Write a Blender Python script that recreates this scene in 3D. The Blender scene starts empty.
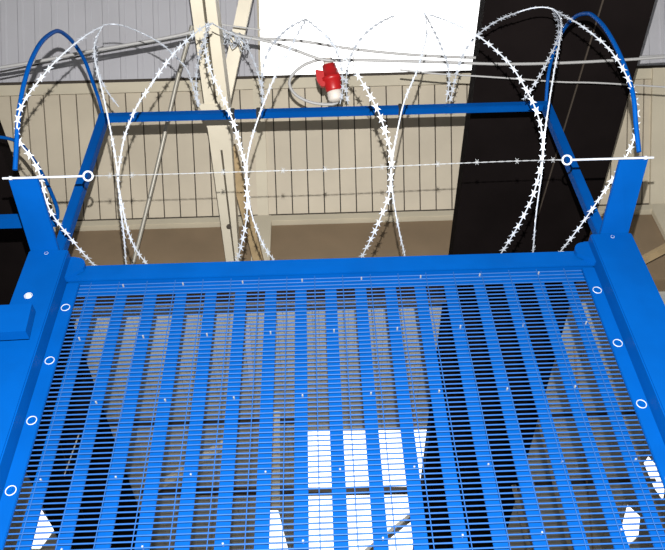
import bpy, bmesh, random
from math import *
from mathutils import Vector as V, Matrix
random.seed(4)
SC = bpy.context.scene
COL = SC.collection

# ------------------------------------------------------------------ camera
CAM = V((0.018, -1.4045, 1.62)); YAW, PIT, ROL, F = radians(1.158), radians(43.724), radians(2.539), 718.0
FW = V((sin(YAW)*cos(PIT), cos(YAW)*cos(PIT), sin(PIT)))
r0 = V((cos(YAW), -sin(YAW), 0)); u0 = r0.cross(FW)
RT = cos(ROL)*r0 - sin(ROL)*u0; UP = sin(ROL)*r0 + cos(ROL)*u0
cd = bpy.data.cameras.new('camera'); co = bpy.data.objects.new('camera', cd); COL.objects.link(co)
M = Matrix((RT, UP, -FW)).transposed().to_4x4(); M.translation = CAM
co.matrix_world = M
cd.sensor_fit = 'HORIZONTAL'; cd.sensor_width = 36; cd.lens = F/665*36; cd.clip_start = .02
SC.camera = co

def ray(x, y): return FW + RT*((x-332.5)/F) - UP*((y-275)/F)
def onY(x, y, Y): d = ray(x, y); return CAM + d*((Y-CAM.y)/d.y)
def onX(x, y, X): d = ray(x, y); return CAM + d*((X-CAM.x)/d.x)
def onP(x, y, pl):
    p, n = pl; d = ray(x, y); return CAM + d*((p-CAM).dot(n)/d.dot(n))
def atD(x, y, D): return CAM + ray(x, y)*D

# ------------------------------------------------------------------ materials
def mat(name, col, rough=.5, metal=0.0, spec=.5, noise=0.0, nscale=20, emit=None, col2=None):
    m = bpy.data.materials.new(name); m.use_nodes = True
    nt = m.node_tree; b = nt.nodes['Principled BSDF']
    b.inputs['Base Color'].default_value = (*col, 1); b.inputs['Roughness'].default_value = rough
    b.inputs['Metallic'].default_value = metal; b.inputs['Specular IOR Level'].default_value = spec
    if noise:
        tc = nt.nodes.new('ShaderNodeTexCoord'); n = nt.nodes.new('ShaderNodeTexNoise')
        n.inputs['Scale'].default_value = nscale; n.inputs['Detail'].default_value = 5
        r = nt.nodes.new('ShaderNodeValToRGB')
        c2 = col2 or tuple(c*(1-noise) for c in col)
        r.color_ramp.elements[0].color = (*c2, 1); r.color_ramp.elements[0].position = .35
        r.color_ramp.elements[1].color = (*col, 1); r.color_ramp.elements[1].position = .65
        nt.links.new(tc.outputs['Object'], n.inputs['Vector']); nt.links.new(n.outputs['Fac'], r.inputs['Fac'])
        nt.links.new(r.outputs['Color'], b.inputs['Base Color'])
        bp = nt.nodes.new('ShaderNodeBump'); bp.inputs['Strength'].default_value = .08; bp.inputs['Distance'].default_value = .002
        nt.links.new(n.outputs['Fac'], bp.inputs['Height']); nt.links.new(bp.outputs['Normal'], b.inputs['Normal'])
    if emit:
        b.inputs['Emission Color'].default_value = (*emit[0], 1); b.inputs['Emission Strength'].default_value = emit[1]
    return m
BLUE = mat('blue_paint', (.0, .049, .222), .5, spec=.06, noise=.12, nscale=9)
MESH = mat('mesh_paint', (.016, .072, .235), .45, spec=.12, noise=.1, nscale=30)
GALV = mat('galvanised_steel', (.52, .56, .62), .4, .3, noise=.15, nscale=60)
CREAM = mat('cream_paint', (.62, .56, .43), .6, noise=.1, nscale=4)
BOARD = mat('cream_boards', (.60, .53, .41), .6, noise=.14, nscale=3)
GROOVE = mat('dark_groove', (.05, .04, .03), .8)
BEAMC = mat('beam_cream', (.60, .55, .44), .55, noise=.12, nscale=5)
TAN = mat('tan_timber', (.42, .31, .17), .7, noise=.3, nscale=12)
BROWN = mat('brown_beam', (.25, .18, .11), .7, noise=.15, nscale=4)
GREYR = mat('grey_sheet', (.55, .55, .59), .55, noise=.08, nscale=3)
GREYC = mat('grey_ceiling', (.52, .52, .475), .6, noise=.12, nscale=3)
DARK = mat('dark_deck', (.008, .006, .006), .85, spec=.03, noise=.3, nscale=4)
DARKL = mat('dark_seam', (.05, .04, .032), .8, spec=.1)
SKY = mat('skylight_pane', (.9, .9, .9), .6, emit=((1, 1, 1), 1.7))
CABLE = mat('grey_cable', (.33, .33, .33), .5)
PIPE = mat('grey_pipe', (.40, .38, .33), .45, .3)
RED = mat('red_plastic', (.36, .008, .010), .35)
LGREY = mat('light_grey_plastic', (.60, .55, .50), .5)
CONC = mat('concrete', (.30, .29, .27), .8, noise=.25, nscale=3)
RODM = mat('pale_rod', (.88, .82, .66), .5)
BARB = mat('weathered_wire', (.24, .25, .26), .55, .2)
WHITE = mat('white_rod', (.8, .8, .78), .5)
BLACK = mat('rubber_and_shadow_black', (.02, .02, .02), .6)

# ------------------------------------------------------------------ mesh helpers
def link(name, bm, m, parent=None, smooth=False):
    me = bpy.data.meshes.new(name); bmesh.ops.recalc_face_normals(bm, faces=bm.faces); bm.to_mesh(me); bm.free()
    if smooth:
        for p in me.polygons: p.use_smooth = True
    me.materials.append(m)
    o = bpy.data.objects.new(name, me); COL.objects.link(o)
    if parent is not None:
        o.parent = parent; o.matrix_parent_inverse = Matrix.Translation(-parent.location)
    return o
def tag(o, label, cat, group=None):
    o['label'] = label; o['category'] = cat
    if group: o['group'] = group
    return o
def thing(name, label, cat, loc, group=None):
    o = bpy.data.objects.new(name, None); o.empty_display_size = .1; COL.objects.link(o); o.location = loc
    return tag(o, label, cat, group)
def struct(o): o['kind'] = 'structure'; return o
def B(): return bmesh.new()
def box(bm, x0, x1, y0, y1, z0, z1, bev=0):
    vs = [bm.verts.new((x, y, z)) for x in (x0, x1) for y in (y0, y1) for z in (z0, z1)]
    fs = [bm.faces.new([vs[i] for i in f]) for f in ((0,1,3,2),(4,6,7,5),(0,4,5,1),(2,3,7,6),(0,2,6,4),(1,5,7,3))]
    if bev:
        es = {e for f in fs for e in f.edges}
        bmesh.ops.bevel(bm, geom=list(es), offset=bev, segments=2, affect='EDGES')
def beam(bm, p, q, w, h, side=None, bev=0):
    """box between two points: w along side, h along the third axis"""
    p, q = V(p), V(q); t = (q-p).normalized(); s = V(side) if side is not None else V((1, 0, 0))
    s = (s - t*s.dot(t)).normalized(); n = t.cross(s)
    vs = [bm.verts.new(a + s*(i*w/2) + n*(j*h/2)) for a in (p, q) for i in (-1, 1) for j in (-1, 1)]
    fs = [bm.faces.new([vs[i] for i in f]) for f in ((0,1,3,2),(4,6,7,5),(0,4,5,1),(2,3,7,6),(0,2,6,4),(1,5,7,3))]
    if bev:
        bmesh.ops.bevel(bm, geom=list({e for f in fs for e in f.edges}), offset=bev, segments=2, affect='EDGES')
def tube(bm, pts, r, n=6, closed=False, rf=None):
    pts = [V(p) for p in pts]; N = len(pts); up = None; rings = []
    for i, p in enumerate(pts):
        a = pts[(i-1) % N] if (closed or i) else p; b = pts[(i+1) % N] if (closed or i < N-1) else p
        t = (b-a).normalized()
        if up is None:
            up = t.orthogonal().normalized()
        up = (up - t*up.dot(t)).normalized(); s = t.cross(up); rr = rf(i/(N-1)) if rf else r
        rings.append([bm.verts.new(p + (up*cos(2*pi*k/n) + s*sin(2*pi*k/n))*rr) for k in range(n)])
    for i in range(N if closed else N-1):
        a, b = rings[i], rings[(i+1) % N]
        for k in range(n): bm.faces.new((a[k], a[(k+1) % n], b[(k+1) % n], b[k]))
    if not closed:
        for R_ in (rings[0][::-1], rings[-1]): bm.faces.new([bm.verts.new(v.co) for v in R_])
def prism(bm, poly, off):
    a = [bm.verts.new(V(p)) for p in poly]; b = [bm.verts.new(V(p)+V(off)) for p in poly]; n = len(poly)
    bm.faces.new(a); bm.faces.new(b[::-1])
    for i in range(n): bm.faces.new((a[i], b[i], b[(i+1) % n], a[(i+1) % n]))
def disc(bm, c, axis, r, h, n=14):
    c = V(c); t = V(axis).normalized(); tube(bm, [c, c+t*h], r, n)
def catmull(P, step):
    """spline through points of any dimension, resampled evenly"""
    P = [tuple(p) for p in P]; Q = []
    for i in range(len(P)-1):
        p0 = P[max(i-1, 0)]; p1 = P[i]; p2 = P[i+1]; p3 = P[min(i+2, len(P)-1)]
        for k in range(12):
            t = k/12
            Q.append(tuple(.5*(2*b + (c-a)*t + (2*a-5*b+4*c-d)*t*t + (3*b-a-3*c+d)*t**3) for a, b, c, d in zip(p0, p1, p2, p3)))
    Q.append(P[-1]); out = [Q[0]]; acc = 0
    for a, b in zip(Q, Q[1:]):
        L = dist(a, b); s = step-acc
        while s <= L and L > 0:
            out.append(tuple(x+(y-x)*s/L for x, y in zip(a, b))); s += step
        acc = (acc+L) % step
    if dist(out[-1], Q[-1]) > step*.3: out.append(Q[-1])
    return [V(p) for p in out] if len(out[0]) == 3 else out

# ------------------------------------------------------------------ security gate
ZT = 2.956                    # underside of the top rail
gate = thing('security_gate', 'tall blue steel gate panel of close wire mesh backed by vertical slats', 'gate', (.045, 0, 0))
XL, XR = -.660, .749
bm = B()
wr = .00185
z = ZT-.004
def wire_h(bm, z):
    tube(bm, [(XL+.004, 0, z), (XR-.004, 0, z)], wr, 6)
while z > .12:
    wire_h(bm, z); z -= .0127
P76 = .0750; X0 = onY(354.9, 491, -.004).x
k = -20
while X0+k*P76 < XR:
    x = X0+k*P76
    if x > XL+.01: tube(bm, [(x, -.0033, ZT+.002), (x, -.0033, .1)], .0012, 6)
    k += 1
link('wire_mesh', bm, MESH, gate, True)
bm = B(); box(bm, XL-.004, XR+.004, -.014, .022, ZT+.002, 3.016, .003); box(bm, XL-.004, XR+.004, -.021, -.0145, ZT-.003, ZT+.016, .001)
link('top_rail', bm, BLUE, gate)
bm = B(); box(bm, XL, XR, .006, .0125, ZT-.034, ZT+.002); link('mesh_clamp_bar', bm, BLUE, gate)
bm = B(); box(bm, XL-.004, XR+.004, -.014, .022, .06, .11, .003); link('bottom_rail', bm, BLUE, gate)
for a, b in ((XL-.004, XL+.030), (XR-.030, XR+.004)):
    bm = B(); box(bm, a, b, -.012, -.0035, .11, ZT-.004, .0015); link('stile', bm, BLUE, gate)
S = .080
slats = [(-7.5+i)*S for i in range(17)]
bm = B(); box(bm, -.0152, .0152, .0125, .0185, .09, ZT, .001)
s0 = link('slat', bm, BLUE, gate); s0.location.x = slats[0]
for x in slats[1:]:
    c = s0.copy(); COL.objects.link(c); c.parent = gate; c.matrix_parent_inverse = s0.matrix_parent_inverse.copy(); c.location.x = x
# screws holding the slats to the mesh, in staggered rows
bm = B(); disc(bm, (0, -.0026, 0), (0, 1, 0), .0021, .010, 10); 
sc0 = None
rows = [(148, 475, 0), (126, 400, 1), (109, 336, 0), (92, 285, 1), (165, 545, 1)]
for px, py, odd in rows:
    zr = onY(px, py, -.005).z
    for i, x in enumerate(slats):
        if i % 2 != odd: continue
        if sc0 is None:
            sc0 = link('screw', bm, BARB, gate); o = sc0
        else:
            o = sc0.copy(); COL.objects.link(o); o.parent = gate; o.matrix_parent_inverse = sc0.matrix_parent_inverse.copy()
        o.location = (x+.004, 0, zr)
def bolt_bm(r=.009, h=.006):
    bm = B(); disc(bm, (0, .001, 0), (0, -1, 0), r*.95, .0022, 16); disc(bm, (0, -.001, 0), (0, -1, 0), r*.55, h*.5, 6); return bm
WASHER = {}
def washer(o, r=.009):
    if r not in WASHER:
        w = link('washer', washer_bm(r), GALV); WASHER[r] = w
    else:
        w = WASHER[r].copy(); COL.objects.link(w)
    w.parent = o; w.matrix_parent_inverse = Matrix.Identity(4); w.location = (0, 0, 0)
def washer_bm(r):
    bm = B(); tube(bm, [(r*1.2*cos(2*pi*k/20), -.001, r*1.2*sin(2*pi*k/20)) for k in range(20)], r*.12, 6, True); return bm
b0 = None
for p in ((60, 308), (45, 361), (25, 421), (5, 491), (611, 290), (628, 343), (649, 404), (672, 480)):
    q = onY(*p, -.012)
    x = XL+.013 if p[0] < 300 else XR-.013
    if b0 is None: b0 = link('bolt', bolt_bm(), BLUE, gate); o = b0
    else: o = b0.copy(); COL.objects.link(o); o.parent = gate; o.matrix_parent_inverse = b0.matrix_parent_inverse.copy()
    o.location = (x, -.0125, q.z); washer(o)

# ------------------------------------------------------------------ posts with arms
PF = -.060                    # front face of the posts
ARMY, ARMZ = -.285, 3.075
def post(side, label):
    if side < 0: xa, xb = -.770, -.6645
    else: xa, xb = .753, .866
    if side < 0: zt = 3.0325
    else: zt = 3.0325
    r = thing('gate_post', label, 'post', ((xa+xb)/2, -.03, 0), 'blue gate posts')
    bm = B(); box(bm, xa, xb, PF, .045, 0, zt, .003); link('shaft', bm, BLUE, r)
    bm = B(); box(bm, xa-.03, xb+.03, PF-.03, .075, 0, .012, .002); link('base_plate', bm, BLUE, r)
    # outrigger arm: a tapered channel reaching out over the near side
    pts = {-1: [onY(8, 181, ARMY), onY(37.5, 178.5, ARMY), onY(58, 250, PF), onY(30, 250, PF)],
           1: [onY(622, 163.5, ARMY), onY(648, 155.5, ARMY), onY(629, 232.5, PF), onY(600.5, 233.5, PF)]}[side]
    for p in pts[:2]: p.z = sum(q.z for q in pts[:2])/2
    for p in pts[2:]: p.z = zt-.004; p.y = PF+.03
    bm = B(); prism(bm, pts, (0, .002, .010))
    bmesh.ops.bevel(bm, geom=list(bm.edges), offset=.0015, segments=2, affect='EDGES')
    link('extension_arm', bm, BLUE, r)
    # rounded corner plate between post and rail
    c = V((xb, PF+.028, 3.035)) if side < 0 else V((xa, PF+.028, 3.035))
    d = -side
    bm = B(); poly = [c+V((-d*.01, 0, -.004)), c+V((d*.012, 0, -.004))]
    for k in range(9):
        a = radians(90-k*115/8); poly.append(c + V((d*(.014+.030*cos(a)), 0, -.036+.030*sin(a))))
    poly += [c+V((d*.004, 0, -.082)), c+V((-d*.01, 0, -.082))]
    prism(bm, poly, (0, .012, 0)); link('corner_plate', bm, BLUE, r)
    bl = [(46.5, 253.5, .004), (28.5, 296, .008)] if side < 0 else [(612.5, 237, .004)]
    for x, y, rr in bl:
        o = link('bolt', bolt_bm(rr, .006), GALV if rr > .006 else BLUE, r); q = onY(x, y, PF); q.y -= .0005; o.location = q; washer(o, rr)
        o.matrix_parent_inverse = Matrix.Translation(-r.location)
    return (pts[0]+pts[1])/2, pts
aL, pL = post(-1, 'blue square post at the left of the mesh, short arm on top')
aR, pR = post(1, 'blue square post at the right of the mesh, short arm on top')

# ------------------------------------------------------------------ raised rear frame
BX = (-.727, .825); BY = .020; BZ = 3.775
fr = thing('support_frame', 'blue square tube frame standing above the gate behind the razor wire', 'frame', (.045, BY, 3.04))
for x in BX:
    bm = B(); box(bm, x-.015, x+.015, BY-.015, BY+.015, 3.033, BZ-.0135, .002); link('upright', bm, BLUE, fr)
bm = B(); box(bm, BX[0]-.016, BX[1]+.016, BY-.013, BY+.013, BZ-.013, BZ+.013, .002); link('crossbar', bm, BLUE, fr)
# black bands on the crossbar for the shadows the coil wires cast on it
for x, y in ((232, 115), (258, 114), (377, 111), (401, 110)):
    q = onY(x, y, BY-.013); q.z = BZ
    bm = B(); box(bm, q.x-.007, q.x+.007, BY-.0165, BY+.0165, BZ-.0165, BZ+.0165, .002); link('wire_shadow', bm, BLACK, fr)

# hoops
def hoop(px, X, label, start, end):
    pts = [start] + [onX(x, y, X) for x, y in px] + [end]
    pts = catmull(pts, .02)
    bm = B(); tube(bm, pts, .0062, 8)
    o = link('wire_hoop', bm, BLUE, None, True); tag(o, label, 'hoop', 'blue hoops holding the razor wire'); return o
hR = [(636, 125), (634, 100), (629, 79), (622, 60), (614, 43), (605, 28), (597, 19), (590, 14), (582, 14), (575, 17), (566, 26), (558, 40), (552, 58), (548, 77)]
hoop(hR, .832, 'blue steel hoop arching over the right end of the coiled razor wire', onX(639, 152, .832), (.828, BY, BZ+.013))
hL = [(18, 120), (21, 98), (25, 80), (31, 61), (40, 44), (49, 35), (58, 31), (67, 36), (76, 46), (85, 61), (92, 80), (98, 97)]
hoop(hL, -.745, 'blue steel hoop arching over the left end of the coiled razor wire', onX(15, 170, -.745), (-.731, BY, BZ+.013))

# neighbouring frame on the left
nb = thing('neighbour_frame', 'blue side frame with two rails running off beyond the left post', 'frame', (-1.45, .02, 0))
zb = onY(8, 223, .03).z
bm = B(); box(bm, -1.47, -.771, .005, .042, zb-.013, zb+.013, .002); link('rail', bm, BLUE, nb)
bm = B(); box(bm, -1.55, -1.47, -.04, .05, 0, zb+.05, .003); link('post', bm, BLUE, nb)
q = [onY(-30, 312, -.115), onY(32, 303.5, -.115), onY(25.5, 331, -.115), onY(-30, 342, -.115)]
zr0, zr1 = (q[1].z+q[0].z)/2, (q[2].z+q[3].z)/2
bm = B(); prism(bm, [V((-1.55, -.115, q[0].z)), V((-1.55, -.115, q[3].z)), V((q[2].x, -.115, q[2].z)), V((q[1].x, -.115, q[1].z))], (0, .029, 0))
link('lower_rail', bm, BLUE, nb)
px = [(16, 141), (28, 152), (40, 170), (50, 190), (57, 208)]
pp = [onY(x, y, .028) for x, y in px]
top = onY(-5, 137, .028); cx = top.x
full = [V((2*cx-p.x, p.y, p.z)) for p in reversed(pp)] + [top] + pp
full = [V((full[0].x-.02, .028, zb+.014))] + full + [V((pp[-1].x+.012, .028, zb+.014))]
bm = B(); tube(bm, catmull(full, .02), .006, 8); o = link('wire_hoop', bm, BLUE, None, True)
tag(o, 'smaller blue hoop behind the left arm, standing on the side frame rail', 'hoop', 'blue hoops holding the razor wire')

# ------------------------------------------------------------------ razor wire coil
YC, ZC, RC = -.07, 3.43, .383
def cyl(x, y, back):
    d = ray(x, y); oy, oz = CAM.y-YC, CAM.z-ZC
    a = d.y**2+d.z**2; b = d.y*oy+d.z*oz; c = oy*oy+oz*oz-RC*RC
    D = sqrt(max(b*b-a*c, 0)); return CAM + d*((-b+(D if back else -D))/a)
FRONT = [
 ([(97,268),(82,252),(68,235),(56,220),(47,204),(43,188),(38,169),(29,154),(21,145),(17,133),(19,113),(28,95),(42,77),(51,66),(63,54),(77,42),(91,32),(103,26)], 0),
 ([(103,26),(97,36),(94,51),(96,66),(102,90),(111,133),(117,168),(118,181),(121,212),(124,237),(126,266)], 50),
 ([(149,266),(138,253),(130,237),(125,219),(120,194),(118,181),(120,161),(125,135),(135,110),(146,92),(167,62),(180,47),(193,35),(203,27),(212,23)], 75),
 ([(212,23),(207,29),(205,42),(207,59),(213,77),(224,100),(234,124),(239,142),(244,160),(247,178),(247,199),(247,214),(245,228),(241,246),(236,265)], 25),
 ([(277,264),(265,248),(257,230),(251,212),(247,190),(246,173),(248,155),(253,134),(263,105),(276,74),(290,49),(298,33),(306,20)], 75),
 ([(306,19),(316,27),(326,36),(334,46),(343,56),(355,71),(368,92),(379,113),(386,134),(391,155),(391,173),(389,195),(382,214),(373,235),(359,262)], 0),
 ([(406,261),(399,230),(394,203),(391,176),(393,155),(397,133),(404,102),(416,73),(422,54),(427,33),(426,18),(424,13)], 70),
 ([(424,13),(445,20),(463,28),(481,38),(499,53),(513,68),(527,91),(536,110),(542,132),(542,158),(536,186),(528,207),(514,233),(498,258)], 0),
 ([(533,256),(535,225),(538,199),(541,178),(543,155),(545,132),(550,97),(556,61),(561,33),(561,18),(553,9)], 55),
 ([(553,9),(563,15),(579,24),(595,36),(610,50),(623,69),(633,92),(637,115),(635,136),(629,151),(618,171),(601,196),(581,225),(557,256)], 0)]
BACK = [
 [(103,25),(115,24),(130,28),(148,36),(160,43),(169,50),(178,59),(187,69),(193,86),(198,107)],
 [(96,38),(96,62),(103,84),(111,97),(119,107)],
 [(212,23),(216,26),(231,33),(244,42),(253,59),(258,74),(262,90),(263,106)],
 [(209,26),(203,42),(198,62),(196,84),(199,107)],
 [(306,19),(290,27),(278,38),(267,54),(262,76),(263,104)],
 [(326,34),(336,50),(341,66),(343,86),(340,104)],
 [(424,12),(417,11),(399,14),(381,22),(366,33),(354,49),(348,65),(346,84),(348,104)],
 [(425,14),(435,33),(443,51),(448,66),(449,84),(446,102)],
 [(553,9),(543,7),(528,9),(508,16),(495,22),(481,32),(470,43),(462,57),(456,76),(450,102)],
 [(553,9),(558,20),(558,38),(550,56),(538,79),(523,101)]]
coil = thing('razor_wire_coil', 'coil of galvanised razor wire stretched along the top of the blue gate', 'razor wire', (.045, YC, 3.04))
BLADE = [(-.0100, .0095), (-.0032, .0042), (.0032, .0042), (.0100, .0095), (.0062, 0), (.0100, -.0095), (.0032, -.0042), (-.0032, -.0042), (-.0100, -.0095), (-.0062, 0)]
def strand(px, back, twist):
    q = catmull(px, 3.0); pts = [cyl(x, y, back) for x, y in q]
    for _ in range(3):
        pts = [pts[0]] + [(pts[i-1]+pts[i]*2+pts[i+1])/4 for i in range(1, len(pts)-1)] + [pts[-1]]
    bm = B(); tube(bm, pts, .0018, 6); acc = .010
    for i in range(1, len(pts)-1):
        L = (pts[i]-pts[i-1]).length; acc += L
        if acc < .0295: continue
        acc = 0
        p = pts[i]; t = (pts[i+1]-pts[i-1]).normalized(); rad = V((0, p.y-YC, p.z-ZC))
        rad = (rad - t*rad.dot(t)).normalized(); rad = Matrix.Rotation(radians(twist+random.uniform(-12, 12)), 3, t) @ rad
        s = t.cross(rad)
        prism(bm, [p + t*a*random.uniform(.92, 1.08) + s*b*random.uniform(.9, 1.1) + rad*.0003 for a, b in BLADE], rad*-.0006)
    return link('razor_strand', bm, GALV, coil)
for px, tw in FRONT: strand(px, False, tw)
for px in BACK: strand(px, True, 15)

# ------------------------------------------------------------------ eye bolts and barbed line wire
def eyebolt(tip, eye, label):
    Y = ARMY-.0055
    a = onY(*tip, Y); e = onY(*eye, Y); a.z = e.z; 
    r = thing('eye_bolt', label, 'eye bolt', (a+e)/2, 'eye bolts in the arms')
    d = (e-a).normalized(); ring = [e + (d*cos(2*pi*k/20) + V((0, -sin(radians(45)), cos(radians(45))))*sin(2*pi*k/20))*.0115 for k in range(20)]
    bm = B(); tube(bm, [a, e-d*.0115], .0029, 8); link('shank', bm, GALV, r, True)
    bm = B(); tube(bm, ring, .0026, 8, True); link('eye', bm, GALV, r, True)
    s = a.lerp(e, .28); bm = B(); disc(bm, a.lerp(e, .10)-d*.004, d, .0052, .006, 6); link('nut', bm, GALV, r)
    return e, d
eL, dL = eyebolt((3, 177.5), (88, 176), 'galvanised eye bolt through the tip of the left arm')
eR, dR = eyebolt((652.5, 155.5), (567, 160), 'galvanised eye bolt through the tip of the right arm')
bw = thing('barbed_wire', 'single thin barbed wire strung between the two eye bolts', 'barbed wire', (eL+eR)/2)
wp = [eL+V((.012, 0, 0))] + [onY(x, y, ARMY-.0055) for x, y in ((132, 175), (170, 174), (250, 171.5), (335, 169), (420, 165), (500, 161.6), (553, 160))] + [eR-V((.012, 0, 0))]
wp = catmull(wp, .006)
for ph in (0, pi):
    bm = B(); tube(bm, [p + V((0, cos(ph+i*.9), sin(ph+i*.9)))*.0009 for i, p in enumerate(wp)], .0007, 5); link('strand', bm, BARB, bw, True)
for x, y in ((110, 175.5), (132, 175), (223, 172), (283, 170.5), (325, 169), (382, 167), (438, 164), (477, 162), (517, 161), (553, 159.8)):
    p = onY(x, y, ARMY-.0055); bm = B()
    tube(bm, [p+V((-.004+.008*k/16, .0020*cos(k*1.2), .0020*sin(k*1.2))) for k in range(17)], .0008, 5)
    tube(bm, [p+V((-.003, -.004, .007)), p, p+V((.003, .004, -.006))], .0007, 5)
    tube(bm, [p+V((.004, -.004, .005)), p, p+V((-.004, .004, -.006))], .0007, 5)
    link('barb', bm, BARB, bw)

# ------------------------------------------------------------------ the hall roof behind
e40 = V((0, -cos(radians(40)), sin(radians(40)))); P0 = atD(330, 150, 4.3)
nB = V((1, 0, 0)).cross(e40); nB = nB if nB.dot(FW) < 0 else -nB       # faces the camera
PB = (P0, nB)
XW = 4.2
def bp(x, y, off=0): return onP(x, y, (P0+nB*off, nB))
yt, yb = bp(330, 77), bp(330, 212.5)
st, sb = (yt-P0).dot(e40), (yb-P0).dot(e40)      # distances along the slope
def slope(x, s, off=0): return V((x, P0.y, P0.z)) + e40*s + nB*off
def slab(bm, x0, x1, s0, s1, o0, o1):
    prism(bm, [slope(x0, s0, o0), slope(x1, s0, o0), slope(x1, s1, o0), slope(x0, s1, o0)], nB*(o1-o0))
bm = B(); slab(bm, -XW, XW, sb-.08, st+.02, -.06, -.012); struct(link('wall_backing', bm, GROOVE))
bm = B(); bw_ = .0965; x = -XW
while x < XW:
    slab(bm, x+.0035, x+bw_-.0035, sb, st-.062, -.012, 0); x += bw_
struct(link('wall_upper_boards', bm, BOARD))
bm = B(); slab(bm, -XW, XW, st-.060, st, -.012, .008); struct(link('trim_1', bm, CREAM))
# ledge and deep brown beam under the boards
zl, yl = yb.z, yb.y
bm = B(); box(bm, -XW, XW, yl-.03, yl+.10, zl-.095, zl-.042, .004); struct(link('trim_2', bm, CREAM))
zc = onY(330, 290, yl).z
bm = B(); box(bm, -XW, XW, yl-.0, yl+.10, zc, zl-.098, .004); struct(link('trim_3', bm, BROWN))
# pale verticals at the boards
def vtrim(x0, x1, name, m=CREAM):
    bm = B(); a = bp(x0, 140).x; b = bp(x1, 140).x; slab(bm, a, b, sb-.03, st, .001, .02); struct(link(name, bm, m))
    bm = B(); box(bm, a-.02, b+.02, yl-.034, yl-.001, zc+.02, zl-.043, .003); struct(link(name+'_foot', bm, m))
vtrim(255, 266, 'trim_4'); vtrim(650, 672, 'trim_5')

# grey ribbed sheets above the boards
e50 = V((0, -cos(radians(47)), sin(radians(47)))); G0 = slope(0, st, -.02); nG = V((1, 0, 0)).cross(e50); nG = nG if nG.dot(FW) < 0 else -nG
def gs(x, s, o=0): return V((x, G0.y, G0.z)) + e50*s + nG*o
def gslab(bm, x0, x1, s0, s1, o0, o1): prism(bm, [gs(x0, s0, o0), gs(x1, s0, o0), gs(x1, s1, o0), gs(x0, s1, o0)], nG*(o1-o0))
sky0 = onP(258, 40, (G0, nG)).x; sky1 = onP(500, 40, (G0, nG)).x
for nm, a, b in (('ceiling_ribbed', -XW, sky0), ('ceiling_ribbed_end', sky1, XW)):
    bm = B(); prof = []; x = a
    pit = .10
    while x < b-.001:
        for dx, o in ((0, 0), (.060, 0), (.066, .006), (.092, .006), (.098, 0)):
            if x+dx < b: prof.append((x+dx, o))
        x += pit
    prof.append((b, 0))
    prof = prof + [(b, -.03), (a, -.03)]
    prism(bm, [gs(x, -.05, o) for x, o in prof], e50*1.9)
    struct(link(nm, bm, GREYR))
w1 = bpy.data.objects.new('window_1', None); COL.objects.link(w1); w1.location = gs((sky0+sky1)/2, .5); struct(w1)
bm = B(); gslab(bm, sky0+.012, sky1-.012, .0, 1.8, -.03, -.02); link('pane', bm, SKY, w1)
xm = onP(352, 10, (G0, nG)).x
bm = B(); gslab(bm, sky0, sky0+.012, .0, 1.8, -.03, .004); gslab(bm, sky1-.012, sky1, 0, 1.8, -.03, .004); gslab(bm, xm-.002, xm+.002, 0, 1.8, -.02, -.017)
link('frame', bm, CREAM, w1)

# flat ceiling beyond
SL = -.11
nC = V((0, -SL, 1)).normalized(); nC = -nC
def plane(dz): return (V((0, yl, zc+dz)), nC)
def flat(bm, px, dz, h):
    prism(bm, [onP(x, y, plane(dz)) for x, y in px], (0, 0, h))
YE = 8.5
def cz(y): return zc + SL*(y-yl)
bm = B(); prof = []; x = -6.0
while x < 6.0:
    prof += [(x, 0), (x+.155, 0), (x+.16, .007), (x+.190, .007), (x+.195, 0)]; x += .20
prof = [(x, -o) for x, o in prof]+[(6.2, 0), (6.2, .05), (-6, .05)]
prism(bm, [V((x, yl+.10, cz(yl+.10)+o)) for x, o in prof], V((0, YE-yl, SL*(YE-yl))))
struct(link('ceiling', bm, GREYC))
bm = B(); box(bm, -6, 6, YE+.1, YE+.25, 0, cz(YE)+.1); struct(link('wall_back', bm, CREAM))
bm = B(); box(bm, -7, 7, -5, YE+.3, -.1, 0); struct(link('floor', bm, CONC))

def skylight(n, polys):
    w = bpy.data.objects.new('window_%d' % n, None); COL.objects.link(w); w.location = onP(*polys[0][0], plane(-.01)); struct(w)
    for p in polys:
        bm = B(); flat(bm, p, -.010, -.006); link('pane', bm, SKY, w)
        bm = B(); pts = [onP(x, y, plane(-.013)) for x, y in p]
        for a, b in zip(pts, pts[1:]+pts[:1]): beam(bm, a, b, .02, .03, (0, 0, 1))
        link('frame', bm, GREYC, w)
skylight(2, [[(297, 429), (437, 427), (434, 489), (297, 491)], [(297, 494), (434, 492), (430, 575), (297, 580)]])
skylight(3, [[(263, 508), (280, 508), (292, 556), (296, 585), (262, 585)]])
skylight(4, [[(31, 508), (40, 502), (57, 529), (42, 549), (26, 549)]])
skylight(5, [[(641, 462), (648, 452), (668, 475), (664, 505), (652, 488)], [(626, 500), (642, 515), (640, 535), (622, 552), (618, 530)]])

# dark overhead decks
def deck(px, nm, seams):
    bm = B(); flat(bm, px, -.13, .09); o = struct(link(nm, bm, DARK))
    bm = B()
    for p, q in seams:
        a, b = onP(*p, plane(-.132)), onP(*q, plane(-.132)); beam(bm, a, b, .006, .006)
    struct(link(nm+'_seams', bm, DARKL))
deck([(519, -260), (728, -260), (500, 555), (494, 577), (412, 577), (417, 530)], 'ceiling_dark_deck', [((609, -20), (562, 135)), ((562, 135), (538, 215))])
deck([(-310, -200), (-128, -200), (0, 148), (135, 515), (150, 575), (75, 575), (30, 480)], 'ceiling_dark_deck_side', [((40, 380), (85, 520))])

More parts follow.
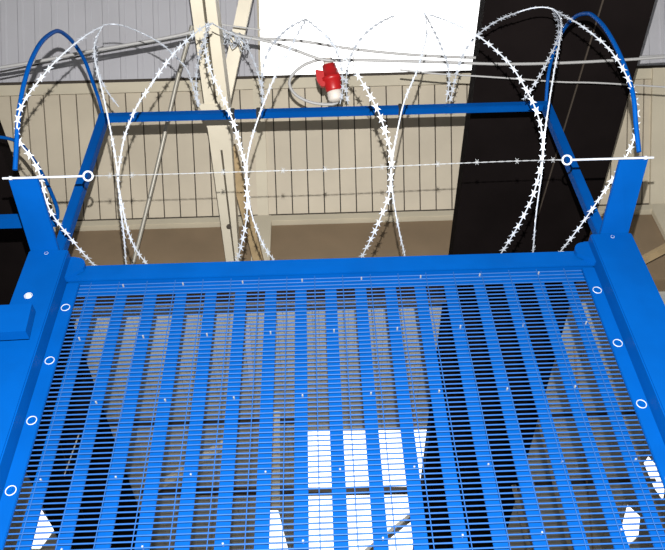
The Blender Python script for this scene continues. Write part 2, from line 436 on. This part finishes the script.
# cream roof beam and braces
rb = thing('roof_beam', 'cream double channel roof beam running overhead left of the skylight', 'beam', onP(210, 110, plane(-.14)))
bm = B(); flat(bm, [(160, -220), (176, -220), (198.5, -30), (234, 262), (240, 320), (234, 320), (226, 262)], -.16, .10); link('channel', bm, BEAMC, rb)
bm = B(); flat(bm, [(201.5, -30), (179.5, -220), (193, -220), (211.5, -30), (229, 110), (239, 262), (244, 320), (241.5, 320), (235.5, 262)], -.16, .10); link('channel', bm, BEAMC, rb)
bm = B(); flat(bm, [(198, 104), (228, 104), (231, 150), (216, 150)], -.163, .004); link('splice_plate', bm, BEAMC, rb)
bm = B(); flat(bm, [(172, -220), (182, -220), (204, -30), (238, 262), (243, 320), (239, 320), (232, 262)], -.10, .01); link('web', bm, GROOVE, rb)
for y in (226,):
    q = onP(229, y, plane(-.162)); bm = B(); disc(bm, q, -nC*-1, .012, .01, 8); link('bolt', bm, GROOVE, rb)
def stick(nm, a, b, dza, dzb, w, h, m, label, cat, group=None):
    bm = B(); p, q = onP(*a, plane(dza)), onP(*b, plane(dzb)); beam(bm, p, q, w, h, RT, .002)
    return tag(link(nm, bm, m), label, cat, group)
stick('roof_brace', (251, -25), (222, 112), .25, -.02, .055, .03, BEAMC, 'cream diagonal brace rising right of the double channel beam to the skylight edge', 'brace', 'roof braces')
stick('roof_brace', (230, 146), (259, 262), -.06, -.06, .05, .03, TAN, 'tan timber brace slanting down right of the double channel beam below the blue crossbar', 'brace', 'roof braces')
stick('roof_brace', (615, 275), (690, 235), -.05, -.05, .04, .03, TAN, 'tan timber brace seen beyond the right gate post', 'brace', 'roof braces')
# bits seen through the mesh
def bar(nm, a, b, dz, w, h, m, label, cat, group=None):
    bm = B(); beam(bm, onP(*a, plane(dz)), onP(*b, plane(dz)), w, h, RT if abs(a[0]-b[0]) < abs(a[1]-b[1]) else (0, 1, 0), .002)
    return tag(link(nm, bm, m), label, cat, group)
bar('purlin', (85, 423.5), (300, 421), -.02, .018, .03, GROOVE, 'dark purlin crossing the grey ceiling behind the mesh above the bright rooflight', 'purlin', 'dark purlins')
bar('purlin', (545, 415), (665, 411), -.02, .018, .03, GROOVE, 'upper dark purlin behind the right part of the mesh', 'purlin', 'dark purlins')
bar('purlin', (140, 492), (440, 490), -.05, .03, .04, GROOVE, 'dark purlin crossing behind the mesh through the middle of the bright rooflight', 'purlin', 'dark purlins')
bar('purlin', (535, 483), (655, 480), -.02, .03, .03, GROOVE, 'second dark purlin behind the right part of the mesh, below the upper one', 'purlin', 'dark purlins')
bar('conduit', (58, 309), (452, 300), -.12, .016, .016, WHITE, 'thin white conduit running level behind the top of the mesh', 'conduit')
bar('hanger_post', (275, 412), (275.5, 506), -.09, .06, .02, RODM, 'tan upright strip behind the mesh left of the bright rooflight', 'post')
bar('roof_strut', (442, 492), (357, 560), -.10, .055, .03, GREYC, 'grey diagonal strut crossing the lower corner of the bright rooflight', 'strut', 'struts behind the mesh')
bar('roof_strut', (225, 443), (150, 492), -.08, .055, .03, RODM, 'pale diagonal strut behind the left half of the mesh', 'strut', 'struts behind the mesh')
bar('tie_rod', (536, 405), (573, 560), -.07, .032, .02, RODM, 'pale tie rod slanting behind the mesh right of the dark deck', 'rod', 'tie rods behind the mesh')
bar('tie_rod', (514, 486), (532, 560), -.19, .032, .02, RODM, 'short pale tie rod crossing the dark deck edge at the bottom', 'rod', 'tie rods behind the mesh')
bar('tie_rod', (574, 345), (594, 560), -.05, .012, .012, TAN, 'thin tan tie rod behind the right part of the mesh', 'rod', 'tie rods behind the mesh')
bar('rope', (79, 434), (64, 476), -.15, .008, .008, WHITE, 'thin white rope hanging across the dark deck behind the lower left mesh', 'rope')
bar('tie_rod', (247, 325), (252, 385), -.05, .03, .02, GREYR, 'grey slotted bar behind the mesh under the double channel beam', 'rod', 'tie rods behind the mesh')

# pipe and cables under the roof
def cable(nm, px, off, r, m, label, cat, group=None, n=8):
    P = []
    for x, y in px:
        P.append(onP(x, y, (P0+nB*off, nB)))
    bm = B(); tube(bm, catmull(P, .04), r, n); return tag(link(nm, bm, m, None, True), label, cat, group)
cable('pipe', [(192, 26), (184, 55), (176, 85), (161, 150), (149, 200), (133, 264), (126, 292)], .55, .0105, PIPE, 'grey pipe slanting down across the boards left of the roof beam', 'pipe')
G = 'grey cables under the roof'
cable('cable', [(-20, 70), (0, 67.5), (40, 61), (80, 53), (120, 46), (160, 39), (190, 32.5), (212, 26)], 1.25, .0070, CABLE, 'thick grey cable drooping from the left side to the roof beam', 'cable', G)
cable('cable', [(-20, 75), (0, 72), (60, 60), (120, 49), (190, 36), (214, 29)], 1.22, .0040, BLACK, 'thin black cable lying along the thick grey cable at left', 'cable', G)
cable('cable', [(210, 25), (232, 33), (255, 38), (300, 41), (345, 48), (390, 53), (440, 56.5), (490, 58), (540, 59), (600, 59), (680, 55)], 1.30, .0060, CABLE, 'upper grey cable stretched over the skylight and the dark deck', 'cable', G)
cable('cable', [(214, 28), (240, 36), (270, 42), (300, 52), (324, 60), (350, 60), (400, 61), (440, 62), (500, 64), (560, 63), (620, 60), (680, 56)], 1.34, .0062, CABLE, 'grey cable dipping to the red connector and on over the dark deck', 'cable', G)
cable('cable', [(400, 70), (440, 74), (475, 76), (520, 79), (560, 82), (600, 83), (680, 88)], 1.42, .0036, CABLE, 'thin grey wire drooping lowest across the dark deck', 'cable', G)
cable('cable', [(205, 22), (225, 25), (262, 30)], 1.36, .003, CABLE, 'short thin grey wire tied at the top of the roof beam', 'cable', G)
# tangle tying the cables to the beam
P = []
for k in range(46):
    P.append(atD(206+40*k/45+6*sin(k*1.7), 30+14*(k/45)+9*sin(k*2.3+1), 2.93+.03*sin(k*1.1)))
bm = B(); tube(bm, catmull(P, .02), .0024, 5); tag(link('tie_wire', bm, GALV, None, True), 'tangle of tie wire binding the cables to the roof beam', 'wire')

# red connector
D = 3.0
def px3(x, y, dd=0): return atD(x, y, D+dd)
sc = D/F
rc = thing('power_connector', 'red industrial power connector hanging from the grey cables before the boards', 'connector', px3(330, 80))
ax0, ax1 = px3(328, 61), px3(336, 100)
def along(t): return ax0.lerp(ax1, t)
def lathe(prof, nm, m):
    bm = B(); N = 18; t = (ax1-ax0).normalized(); u = t.orthogonal().normalized(); s = t.cross(u); rings = []
    for a, r in prof:
        c = along(a); rings.append([bm.verts.new(c+(u*cos(2*pi*k/N)+s*sin(2*pi*k/N))*r*sc*1.3) for k in range(N)])
    for a, b in zip(rings, rings[1:]):
        for k in range(N): bm.faces.new((a[k], a[(k+1) % N], b[(k+1) % N], b[k]))
    bm.faces.new(rings[0][::-1]); bm.faces.new(rings[-1]); return link(nm, bm, m, rc, True)
lathe([(-.06, 2.0), (-.05, 3.6), (.08, 4.0), (.10, 4.0)], 'cable_gland', LGREY)
lathe([(.09, 4.2), (.10, 5.2), (.22, 5.4), (.24, 6.0), (.40, 6.6), (.42, 8.2), (.50, 8.2), (.52, 7.0), (.74, 6.2), (.78, 5.6)], 'body', RED)
lathe([(.76, 5.2), (.80, 6.0), (.98, 5.8), (1.02, 4.6), (1.05, 2.0)], 'socket', LGREY)
bm = B(); prism(bm, [px3(315, 69, -.02), px3(326, 71, -.02), px3(327, 84, -.02), px3(322, 87, -.02), px3(317, 81, -.02)], FW*.04)
bmesh.ops.bevel(bm, geom=list(bm.edges), offset=.004, segments=2, affect='EDGES'); link('lid', bm, RED, rc)
bm = B(); prism(bm, [px3(336, 71, -.02), px3(339, 72, -.02), px3(340.5, 82, -.02), px3(339, 90, -.02), px3(336.5, 84, -.02)], FW*.04)
bmesh.ops.bevel(bm, geom=list(bm.edges), offset=.003, segments=2, affect='EDGES'); link('catch', bm, RED, rc)
for i, (pts, lab) in enumerate((([(326, 59), (318, 60), (306, 64), (296, 71), (290, 79), (290, 87), (296, 95), (307, 101), (320, 104), (335, 104), (338, 100)], 'grey cable looping left around the red connector, outer turn'),)):
    bm = B(); tube(bm, catmull([px3(x, y, .02) for x, y in pts], .02), .0063, 8); tag(link('cable', bm, CABLE, None, True), lab, 'cable', G)

# ------------------------------------------------------------------ light
fl = bpy.data.lights.new('camera_flash', 'POINT'); fl.energy = 600; fl.shadow_soft_size = .004; fl.color = (1, .98, .95)
fo = bpy.data.objects.new('camera_flash', fl); COL.objects.link(fo); fo.location = CAM + UP*.11
w = bpy.data.worlds.new('world'); SC.world = w; w.use_nodes = True
w.node_tree.nodes['Background'].inputs['Color'].default_value = (.95, .97, 1, 1); w.node_tree.nodes['Background'].inputs['Strength'].default_value = .13
vs = SC.view_settings; vs.view_transform = 'Standard'; vs.look = 'None'; vs.exposure = 0; vs.gamma = 1; vs.use_curve_mapping = False
